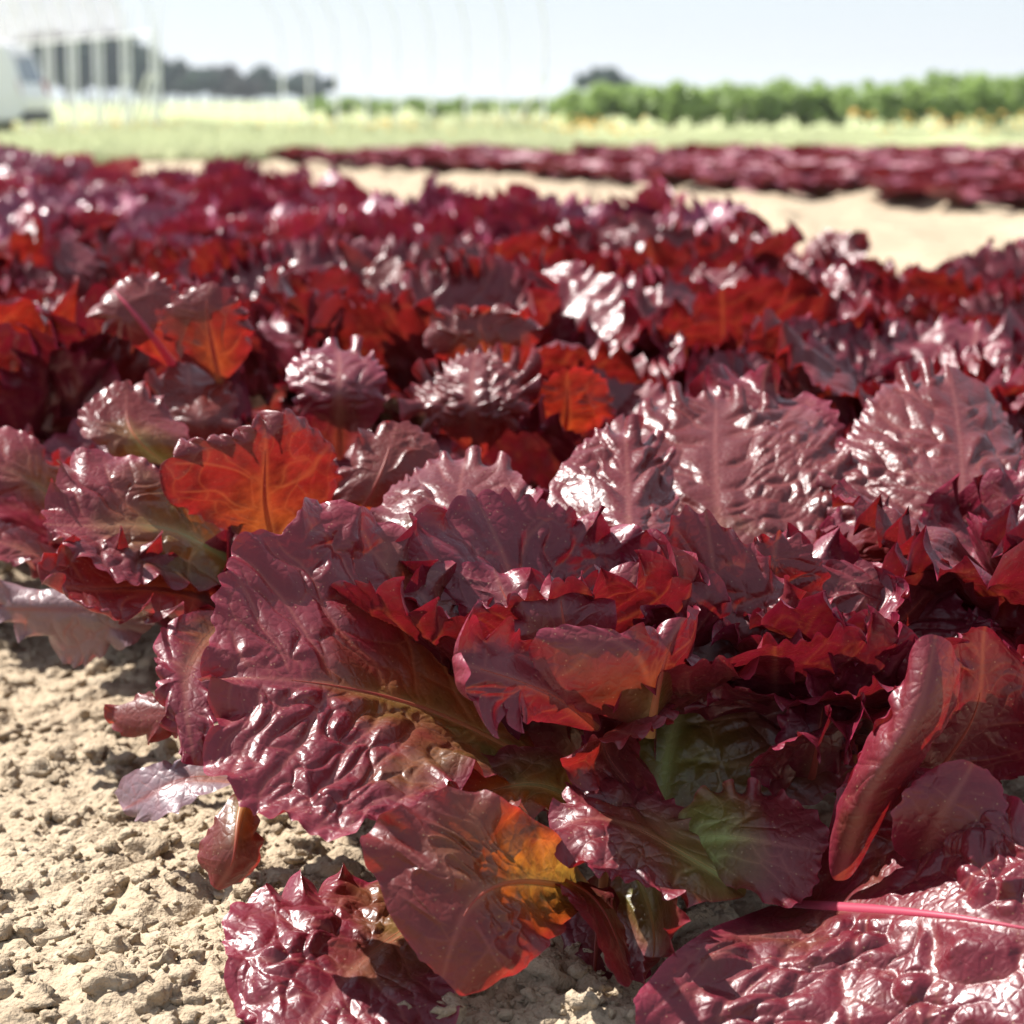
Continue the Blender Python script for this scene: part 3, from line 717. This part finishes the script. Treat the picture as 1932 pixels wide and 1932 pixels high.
# curled leaf above it
hero_leaf(pa, [((1590, 1650, 1.02), (1640, 1665, 1.03), (1690, 1660, 1.03)),
               ((1590, 1460, .985), (1750, 1480, 1.025), (1920, 1500, 1.02)),
               ((1670, 1290, .965), (1840, 1340, 1.01), (2010, 1400, 1.0)),
               ((1700, 1160, .97), (1850, 1175, 1.00), (2000, 1270, 1.0))], -1, seed=28, lv=.85, ruf=.006, lam=.038, blis=.003, green=.3, roll=-.006)
hero_leaf(pa, [((1100, 1640, 1.06), (1140, 1650, 1.06), (1180, 1640, 1.06)),
               ((1055, 1740, 1.04), (1130, 1740, 1.03), (1205, 1740, 1.04)),
               ((1030, 1850, 1.01), (1120, 1860, 1.0), (1215, 1860, 1.01)),
               ((1060, 1930, .99), (1120, 1960, .985), (1190, 1940, .99))], -1, seed=29, lv=.9, ruf=.006, lam=.03, blis=.003, green=.3)
hero_leaf(pa, [((1880, 1390, 1.12), (1900, 1400, 1.12), (1930, 1390, 1.12)), ((1820, 1310, 1.12), (1900, 1300, 1.12), (1990, 1310, 1.12)),
               ((1795, 1220, 1.13), (1890, 1210, 1.13), (2000, 1210, 1.13)), ((1830, 1145, 1.14), (1900, 1135, 1.14), (1990, 1145, 1.14))], -1, seed=30, lv=.8, ruf=.009, lam=.03, blis=.003, green=.1)
hero_leaf(pa, [((1090, 1330, 1.05), (1110, 1340, 1.05), (1130, 1330, 1.05)), ((1000, 1250, 1.05), (1080, 1240, 1.045), (1150, 1240, 1.05)),
               ((960, 1160, 1.05), (1060, 1150, 1.04), (1160, 1150, 1.05)), ((990, 1105, 1.06), (1060, 1095, 1.055), (1140, 1100, 1.06))], -1, seed=31, lv=.75, ruf=.011, lam=.03, blis=.0025, green=.1)
hero_leaf(pa, [((1420, 1330, 1.13), (1440, 1340, 1.13), (1460, 1330, 1.13)), ((1380, 1180, 1.13), (1460, 1170, 1.13), (1550, 1180, 1.13)),
               ((1350, 1080, 1.13), (1460, 1070, 1.125), (1570, 1090, 1.13)), ((1390, 1010, 1.13), (1470, 1000, 1.13), (1560, 1020, 1.13))], 1, seed=32, lv=.5, ruf=.012, lam=.028, blis=.003, green=.1)
hero_leaf(pa, [((1500, 1500, 1.07), (1520, 1510, 1.07), (1540, 1500, 1.07)), ((1470, 1430, 1.05), (1540, 1420, 1.05), (1610, 1430, 1.06)),
               ((1470, 1360, 1.05), (1550, 1350, 1.05), (1630, 1360, 1.06)), ((1500, 1310, 1.06), (1560, 1300, 1.06), (1620, 1310, 1.07))], -1, seed=33, lv=.9, ruf=.010, lam=.028, blis=.003, green=.1)
hero_leaf(pa, [((1540, 1660, 1.0), (1585, 1665, .99), (1630, 1660, 1.0)), ((1580, 1500, .985), (1640, 1500, .965), (1700, 1510, .98)),
               ((1665, 1350, .975), (1725, 1355, .955), (1790, 1370, .975)), ((1705, 1190, .98), (1765, 1195, .965), (1835, 1220, .985))], 1, seed=34, rib=False, lv=.6, ruf=.003, lam=.05, blis=.0032, green=.1)
hero_leaf(pa, [((1715, 1640, .99), (1740, 1645, .985), (1765, 1640, .985)), ((1680, 1580, .975), (1760, 1570, .97), (1850, 1600, .965)),
               ((1695, 1500, .97), (1800, 1500, .965), (1905, 1545, .96)), ((1750, 1440, .975), (1835, 1445, .97), (1910, 1480, .965))], 1, seed=36, lv=.7, ruf=.006, lam=.04, blis=.003, green=.05)
for c, up, sd, q in plant_leaves(31, nleaf=22, size=.80, erect=.1):
    if c[:, 1, 1].mean() < .004: continue
    c = c+np.array([.0, .04, 0])
    V, Fc, A = leaf_geo(c, 60, 300, sd, up, **q); link('leaf', npmesh('leaf', V, Fc, A), M_LEAF, pa)

for sx, n, off in ((52, 9, (.050, .015, .045)), (53, 9, (-.048, .020, .055)), (54, 7, (.11, .03, .03))):   # frilled leaves filling the head
    for c, up, sd, q in plant_leaves(sx, nleaf=n, size=.66, erect=.2):
        q['ruf'] *= 1.25; q['lv'] = .5+.5*q['lv']; q['green'] *= .5
        V, Fc, A = leaf_geo(c+np.array(off), 60, 320, sd, up, **q); link('leaf', npmesh('leaf', V, Fc, A), M_LEAF, pa)
# ---- second-row plant right behind it
pc = empty('lettuce', (.20, 1.45, 0)); tag(pc, 'glossy pink-red lettuce behind the front one with two upright blistered leaves', 'lettuce', NG)
hero_leaf(pc, [((1370, 1230, 1.30), (1390, 1260, 1.29), (1420, 1240, 1.30)),
               ((1090, 1080, 1.31), (1365, 1070, 1.30), (1620, 1060, 1.31)),
               ((1070, 860, 1.37), (1350, 880, 1.37), (1600, 860, 1.38)),
               ((1200, 740, 1.46), (1352, 745, 1.46), (1540, 730, 1.47))], 1, seed=41, n=3.3, tooth=.0018, lv=.35, ruf=.005, lam=.036, blis=.0050, green=.3)
hero_leaf(pc, [((1690, 1230, 1.30), (1710, 1250, 1.30), (1740, 1240, 1.30)),
               ((1560, 1060, 1.31), (1790, 1050, 1.29), (1970, 1080, 1.31)),
               ((1570, 850, 1.38), (1815, 880, 1.36), (1960, 880, 1.39)),
               ((1620, 730, 1.46), (1790, 690, 1.47), (1930, 790, 1.48))], 1, seed=42, n=3.3, tooth=.0018, lv=.4, ruf=.005, lam=.034, blis=.0046, green=.15)
hero_leaf(pc, [((1420, 1200, 1.47), (1440, 1220, 1.47), (1460, 1200, 1.47)),
               ((1330, 950, 1.46), (1440, 950, 1.46), (1580, 950, 1.46)),
               ((1280, 780, 1.47), (1440, 800, 1.47), (1590, 800, 1.47)),
               ((1290, 660, 1.50), (1440, 700, 1.50), (1590, 740, 1.50))], 1, seed=43, lv=0.8, ruf=.010, lam=.034, blis=.003, green=.1)
hero_leaf(pc, [((1180, 1190, 1.22), (1195, 1210, 1.22), (1220, 1190, 1.22)),
               ((1060, 1070, 1.23), (1190, 1060, 1.21), (1290, 1060, 1.23)),
               ((1030, 930, 1.28), (1185, 940, 1.265), (1280, 930, 1.29)),
               ((1110, 830, 1.33), (1180, 790, 1.33), (1250, 840, 1.34))], 1, seed=44, n=3.3, tooth=.0018, lv=.5, ruf=.005, lam=.032, blis=.005, green=.25)
hero_leaf(pc, [((1790, 1230, 1.30), (1810, 1250, 1.30), (1830, 1240, 1.30)),
               ((1730, 1120, 1.27), (1850, 1130, 1.26), (1990, 1140, 1.26)),
               ((1720, 1030, 1.28), (1860, 1050, 1.27), (2020, 1040, 1.27)),
               ((1780, 985, 1.30), (1880, 980, 1.30), (1990, 985, 1.3))], 1, seed=45, ruf=.009, lam=.03, blis=.004, green=.1)
hero_leaf(pc, [((1500, 1190, 1.28), (1520, 1200, 1.28), (1550, 1190, 1.28)),
               ((1450, 1090, 1.26), (1560, 1100, 1.25), (1700, 1110, 1.26)),
               ((1440, 1030, 1.26), (1590, 1040, 1.25), (1760, 1050, 1.26)),
               ((1500, 1000, 1.28), (1620, 985, 1.28), (1730, 1000, 1.28))], 1, seed=46, ruf=.009, lam=.028, blis=.004, green=.1)
hero_leaf(pc, [((930, 1180, 1.19), (950, 1200, 1.19), (970, 1190, 1.19)),
               ((750, 1080, 1.19), (890, 1060, 1.18), (1000, 1060, 1.19)),
               ((690, 970, 1.22), (865, 960, 1.22), (1010, 960, 1.23)),
               ((750, 880, 1.28), (880, 855, 1.28), (990, 880, 1.28))], 1, seed=47, n=3.3, tooth=.0018, lv=.4, ruf=.005, lam=.032, blis=.0034, green=.6)
for c, up, sd, q in plant_leaves(33, nleaf=10, size=.85, erect=.3):
    V, Fc, A = leaf_geo(c, 50, 260, sd, up, **q); link('leaf', npmesh('leaf', V, Fc, A), M_LEAF, pc)

# ---- plant to the left, behind
pd = empty('lettuce', (-.074, 1.33, 0)); tag(pd, 'red lettuce left of the front one with a glowing orange backlit leaf', 'lettuce', NG)
hero_leaf(pd, [((490, 1030, 1.27), (520, 1045, 1.28), (560, 1040, 1.29)),
               ((370, 985, 1.24), (500, 955, 1.26), (630, 980, 1.28)),
               ((270, 930, 1.22), (500, 870, 1.235), (670, 890, 1.26)),
               ((270, 830, 1.21), (500, 775, 1.225), (640, 770, 1.25))], -1, seed=51, lv=.4, ruf=.007, lam=.034, blis=.003, green=.38, roll=.006)
hero_leaf(pd, [((470, 1060, 1.27), (480, 1090, 1.27), (470, 1120, 1.26)),
               ((330, 900, 1.27), (330, 1000, 1.25), (380, 1100, 1.23)),
               ((190, 850, 1.27), (190, 990, 1.23), (260, 1110, 1.20)),
               ((90, 880, 1.26), (80, 990, 1.22), (140, 1090, 1.19))], 1, seed=52, lv=0.6, ruf=.006, lam=.034, blis=.004, green=.5)
hero_leaf(pd, [((420, 1120, 1.27), (440, 1140, 1.27), (430, 1170, 1.26)),
               ((300, 1040, 1.24), (300, 1110, 1.22), (330, 1190, 1.21)),
               ((150, 1030, 1.22), (160, 1110, 1.20), (220, 1190, 1.19)),
               ((30, 1030, 1.21), (50, 1090, 1.19), (120, 1150, 1.18))], 1, seed=53, lv=0.5, ruf=.010, lam=.035, blis=.003, green=.15, roll=.006)
hero_leaf(pd, [((420, 1130, 1.22), (440, 1160, 1.22), (460, 1160, 1.22)),
               ((310, 1180, 1.18), (370, 1230, 1.17), (430, 1250, 1.17)),
               ((290, 1290, 1.15), (350, 1330, 1.14), (420, 1350, 1.14)),
               ((330, 1410, 1.14), (370, 1440, 1.13), (410, 1440, 1.13))], 1, seed=54, lv=0.85, ruf=.006, lam=.03, blis=.004, green=.2)
hero_leaf(pd, [((330, 1100, 1.36), (330, 1140, 1.36), (330, 1180, 1.35)),
               ((220, 1100, 1.35), (220, 1150, 1.33), (240, 1220, 1.33)),
               ((100, 1090, 1.35), (100, 1150, 1.33), (150, 1260, 1.35)),
               ((0, 1090, 1.36), (-20, 1150, 1.34), (40, 1230, 1.37))], 1, seed=55, ruf=.010, lam=.04, blis=.0045, green=.3, n=2.1, mat=M_PALE, label='pale silvery leaf lying on the soil')
hero_leaf(pd, [((430, 1450, 1.17), (440, 1470, 1.16), (440, 1490, 1.15)),
               ((330, 1430, 1.17), (350, 1470, 1.16), (370, 1510, 1.15)),
               ((260, 1450, 1.17), (280, 1500, 1.16), (310, 1540, 1.15)),
               ((200, 1470, 1.18), (230, 1530, 1.17), (260, 1570, 1.16))], 1, seed=56, ruf=.004, lam=.03, blis=.002, green=.2, mat=M_PALE)
hero_leaf(pd, [((410, 1330, 1.19), (410, 1350, 1.19), (400, 1370, 1.19)),
               ((330, 1320, 1.20), (340, 1350, 1.19), (340, 1390, 1.19)),
               ((260, 1310, 1.21), (260, 1350, 1.20), (270, 1400, 1.20)),
               ((200, 1330, 1.22), (200, 1360, 1.21), (220, 1390, 1.21))], 1, seed=57, ruf=.008, lam=.026, blis=.002, green=.1)
hero_leaf(pd, [((480, 1480, 1.13), (470, 1490, 1.13), (440, 1480, 1.13)),
               ((490, 1560, 1.12), (450, 1550, 1.11), (410, 1530, 1.12)),
               ((490, 1630, 1.12), (440, 1620, 1.10), (370, 1600, 1.12)),
               ((440, 1680, 1.12), (410, 1675, 1.11), (370, 1640, 1.12))], -1, seed=58, lv=0.1, ruf=.003, lam=.03, blis=.002, green=.5)
hero_leaf(pd, [((330, 880, 1.42), (340, 890, 1.42), (360, 880, 1.42)),
               ((190, 850, 1.40), (270, 840, 1.40), (350, 850, 1.41)),
               ((150, 780, 1.41), (240, 790, 1.41), (350, 800, 1.42)),
               ((190, 720, 1.43), (240, 715, 1.43), (330, 740, 1.44))], -1, seed=59, lv=0.25, ruf=.006, lam=.03, blis=.003, green=.6)
hero_leaf(pd, [((620, 1010, 1.33), (640, 1020, 1.33), (660, 1010, 1.33)),
               ((620, 960, 1.32), (700, 930, 1.32), (760, 940, 1.33)),
               ((650, 870, 1.33), (730, 860, 1.33), (830, 860, 1.34)),
               ((680, 800, 1.35), (750, 790, 1.35), (820, 800, 1.36))], -1, seed=60, lv=0.05, ruf=.007, lam=.03, blis=.003, green=.2)
for c, up, sd, q in plant_leaves(35, nleaf=12, size=.9, erect=.2):
    V, Fc, A = leaf_geo(c, 50, 260, sd, up, **q); link('leaf', npmesh('leaf', V, Fc, A), M_LEAF, pd)

# ---- two more plants behind
pe = empty('lettuce', (-.205, 1.59, 0)); tag(pe, 'blurred red lettuce at the left with a leaf on a bright pink rib', 'lettuce', NG)
hero_leaf(pe, [((390, 870, 1.58), (405, 890, 1.58), (420, 870, 1.58)), ((300, 810, 1.55), (380, 810, 1.54), (450, 810, 1.55)),
               ((280, 740, 1.57), (360, 740, 1.56), (445, 740, 1.57)), ((300, 690, 1.60), (355, 682, 1.6), (430, 700, 1.6))], 1, seed=61, lv=.1, ruf=.008, lam=.03, blis=.003, green=.05)
hero_leaf(pe, [((305, 690, 1.60), (330, 695, 1.60), (345, 675, 1.61)), ((240, 650, 1.57), (275, 620, 1.57), (345, 630, 1.6)),
               ((180, 600, 1.57), (232, 568, 1.565), (350, 550, 1.6)), ((170, 560, 1.58), (203, 535, 1.58), (290, 490, 1.60))], -1, seed=62, lv=.25, ruf=.007, lam=.03, blis=.003, green=.2, ribw=.004, ribmat=M_PINK)
hero_leaf(pe, [((400, 710, 1.58), (415, 725, 1.58), (440, 715, 1.58)), ((320, 660, 1.57), (400, 650, 1.56), (480, 660, 1.57)),
               ((310, 590, 1.56), (390, 580, 1.55), (470, 590, 1.56)), ((350, 535, 1.56), (400, 530, 1.555), (450, 545, 1.56))], -1, seed=63, lv=.3, ruf=.008, lam=.03, blis=.003, green=.2)
hero_leaf(pe, [((620, 850, 1.60), (640, 870, 1.60), (660, 850, 1.60)), ((560, 780, 1.56), (640, 770, 1.55), (725, 780, 1.56)),
               ((545, 700, 1.57), (640, 695, 1.56), (730, 700, 1.57)), ((580, 655, 1.60), (640, 648, 1.60), (715, 655, 1.60))], 1, seed=64, lv=.9, ruf=.006, lam=.03, blis=.004, green=.3)
hero_leaf(pe, [((150, 1010, 1.45), (160, 1000, 1.45), (165, 985, 1.45)), ((60, 960, 1.41), (80, 920, 1.42), (110, 870, 1.44)),
               ((-30, 940, 1.40), (0, 880, 1.41), (20, 810, 1.44)), ((-110, 920, 1.40), (-90, 860, 1.41), (-60, 800, 1.43))], 1, seed=68, lv=.5, ruf=.008, lam=.03, blis=.005, green=.5)
hero_leaf(pe, [((140, 1060, 1.43), (150, 1070, 1.43), (160, 1060, 1.43)), ((50, 1000, 1.41), (60, 1040, 1.39), (80, 1080, 1.38)),
               ((-40, 950, 1.41), (-40, 1010, 1.38), (-20, 1060, 1.36)), ((-120, 940, 1.40), (-110, 1000, 1.38), (-90, 1050, 1.37))], 1, seed=69, lv=.5, ruf=.008, lam=.03, blis=.005, green=.2)
pg = empty('lettuce', (.065, 1.72, 0)); tag(pg, 'blurred pale pink frilly lettuce behind the middle of the glossy one', 'lettuce', NG)
hero_leaf(pg, [((880, 850, 1.62), (900, 870, 1.62), (930, 850, 1.62)), ((780, 790, 1.58), (890, 785, 1.57), (1000, 780, 1.58)),
               ((775, 720, 1.60), (890, 715, 1.59), (1010, 710, 1.60)), ((820, 665, 1.63), (900, 655, 1.63), (975, 660, 1.63))], 1, seed=65, lv=.4, ruf=.013, lam=.024, blis=.005, green=.05)
hero_leaf(pg, [((920, 710, 1.72), (940, 720, 1.72), (960, 710, 1.72)), ((820, 675, 1.70), (920, 655, 1.69), (1010, 665, 1.70)),
               ((800, 615, 1.70), (905, 608, 1.69), (1020, 610, 1.70)), ((840, 580, 1.70), (930, 575, 1.69), (1010, 585, 1.70))], -1, seed=66, lv=.2, ruf=.009, lam=.03, blis=.003, green=.3)
hero_leaf(pg, [((1040, 830, 1.66), (1060, 840, 1.66), (1080, 830, 1.66)), ((990, 790, 1.63), (1070, 780, 1.62), (1160, 790, 1.63)),
               ((980, 740, 1.62), (1070, 735, 1.61), (1160, 740, 1.62)), ((1010, 700, 1.61), (1070, 695, 1.60), (1150, 705, 1.61))], -1, seed=67, lv=.1, ruf=.009, lam=.03, blis=.003, green=.15)
for pl, sx in ((pe, 37), (pg, 39)):
    for c, up, sd, q in plant_leaves(sx, nleaf=12, size=.95, erect=.1):
        V, Fc, A = leaf_geo(c, 44, 220, sd, up, **q); link('leaf', npmesh('leaf', V, Fc, A), M_LEAF, pl)

# ---- generated plants: prototypes with one mesh per leaf
near = {}
def visible(x, y, mx=.22): return abs(x) < .2167*y+mx
spots = []
for r in range(5):
    for k in range(-2, 30):
        x, y = gp(r, k)+np.array([random.uniform(-.03, .03), random.uniform(-.03, .03)])
        if y < .8 or not visible(x, y): continue
        if any(np.hypot(x-q.location[0], y-q.location[1]) < .17 for q in (pa, pc, pd, pe, pg)): continue
        spots.append((y, x, r, k))
spots.sort()
HERO = {(0, 0), (0, 1), (0, 2), (1, 1), (1, 2)}
rank = {}
for r in range(5):
    for n, k in enumerate(sorted([k for _, _, r2, k in spots if r2 == r]+[k for r2, k in HERO if r2 == r])): rank[(r, k)] = n
ORD = 'first second third fourth fifth sixth seventh eighth ninth tenth'.split()
ROWN = ('along the bare soil', 'second from the bare soil', 'in the bed centre', 'fourth from the soil', 'beside the bare strip')
protos = [lettuce((0, 0, -50), 61+i, nleaf=15, size=s) for i, s in enumerate((1.05, 1.0, 1.1, .98, 1.06))]
LAB = {}
far_me = [lettuce_mesh(71+i, nr=24, nt=132, nleaf=14, size=1.12) for i in range(4)]
used = [False]*5
MIDG = 'red lettuces in the blurred middle of the near bed'
for i, (y, x, r, k) in enumerate(spots):
    rz = random.uniform(0, 6.28); s = random.uniform(.86, 1.17)*(1.08 if r == 4 and y > 3.9 else 1)
    if y < 3.3:
        pi = i % 5
        o = protos[pi] if not used[pi] else copy_tree(protos[pi]); used[pi] = True
        o['group'] = MIDG
    else:
        o = link('lettuce', far_me[i % 4]); o['group'] = MIDG
    o.location = (x, y, 0); o.rotation_euler = (0, 0, rz); s *= (.214 if y < 4 else .199)/top_of(o); o.scale = (s*.87, s*.87, s)
    tag(o, 'red lettuce, %s from the front in the row %s' % (ORD[rank[(r, k)]], ROWN[r]) if y < 2.7 else
        'blurred red lettuce in the packed back part of the near bed', 'lettuce')
print('near plants', len(spots))
# far bed beyond the bare strip
M_LEAFD = leaf_material('red_lettuce_leaf_far_bed', coat=0.0, red=(.20, .045, .075), tred=(.24, .02, .03), rough=.50, trans=.25, bump=False)
small = [lettuce_mesh(81+i, nr=9, nt=40, mat=M_LEAFD, nleaf=13, size=.95) for i in range(4)]
cnt = 0
for r in range(30):
    for k in range(-40, 70):
        q = np.array([.9, .437])*(5.05+r*.40+(.35 if r > 3 else 0)) + np.array([-.437, .9])*(k*.40)
        x, y = q+np.array([random.uniform(-.05, .05), random.uniform(-.05, .05)])
        if y > 15.1+min(0, max(-2.6, .95*(x+.5))) or y < 5 or not visible(x, y, .3): continue
        o = link('lettuce', small[random.randrange(4)]); o.location = (x, y, 0); o.rotation_euler = (0, 0, random.uniform(0, 6.28))
        s = random.uniform(.85, 1.1); o.scale = (s*1.15, s*1.15, s*.66); cnt += 1
        tag(o, 'small blurred red lettuce in the far bed beyond the bare soil strip', 'lettuce', 'red lettuces in the far bed')
print('far plants', cnt)

# ================================================================== LIGHT, AIR, CAMERA
SUN_EL, SUN_AZ = R(51), R(-60)                 # azimuth from +Y, negative to the left
world = bpy.data.worlds.new('World'); scene.world = world; world.use_nodes = True
wt = world.node_tree; bg = wt.nodes['Background']
sky = wt.nodes.new('ShaderNodeTexSky'); sky.sky_type = 'NISHITA'; sky.sun_disc = False
sky.sun_elevation = SUN_EL; sky.sun_rotation = SUN_AZ; sky.air_density = 1.0; sky.dust_density = .5; sky.ozone_density = 1.5
veil = wt.nodes.new('ShaderNodeMix'); veil.data_type = 'RGBA'; veil.inputs[0].default_value = .62   # thin even cloud over the clear sky
wt.links.new(sky.outputs[0], veil.inputs[6]); veil.inputs[7].default_value = (6.7, 7.35, 8.5, 1)
wt.links.new(veil.outputs[2], bg.inputs[0]); bg.inputs[1].default_value = .0500
ld = bpy.data.lights.new('sun', 'SUN'); ld.energy = 5.0; ld.angle = R(.53); ld.color = (1, .965, .91)
so = bpy.data.objects.new('sun', ld); COL.objects.link(so)
from mathutils import Vector, Matrix
sd = Vector((math.sin(SUN_AZ)*math.cos(SUN_EL), math.cos(SUN_AZ)*math.cos(SUN_EL), math.sin(SUN_EL)))
so.rotation_euler = sd.to_track_quat('Z', 'Y').to_euler()
HAZE = 0.00035
if HAZE:
    m, nt, out = newmat('air'); g = G(nt)
    pv = g.n('VolumePrincipled', {'Color': c4(.86, .92, 1.0), 'Density': HAZE, 'Anisotropy': .35})
    nt.links.new(pv.outputs[0], out.inputs[1])
    bm = bmesh.new(); bmesh.ops.create_cube(bm, size=1)
    me = bpy.data.meshes.new('haze'); bm.to_mesh(me); bm.free()
    hz = link('haze', me, m); hz.scale = (7600, 4400, 26); hz.location = (0, 1900, 10.5)
    tag(hz, 'thin summer haze over the fields', 'haze', kind='stuff')
cam = bpy.data.cameras.new('camera'); co = bpy.data.objects.new('camera', cam); COL.objects.link(co)
co.location = (0, 0, H); co.rotation_euler = (R(90)-PITCH, 0, 0)
cam.sensor_width = 13.0; cam.sensor_fit = 'HORIZONTAL'; cam.lens = 13.0*F/1932
cam.clip_start = .05; cam.clip_end = 12000
cam.dof.use_dof = True; cam.dof.focus_distance = 1.05; cam.dof.aperture_fstop = 5.0
scene.camera = co
scene.view_settings.view_transform = 'Standard'; scene.view_settings.look = 'None'
scene.view_settings.exposure = 1.34; scene.view_settings.gamma = 1
scene.cycles.use_denoising = True
scene.cycles.max_bounces = 8; scene.cycles.transparent_max_bounces = 8; scene.cycles.transmission_bounces = 6; scene.cycles.volume_bounces = 0
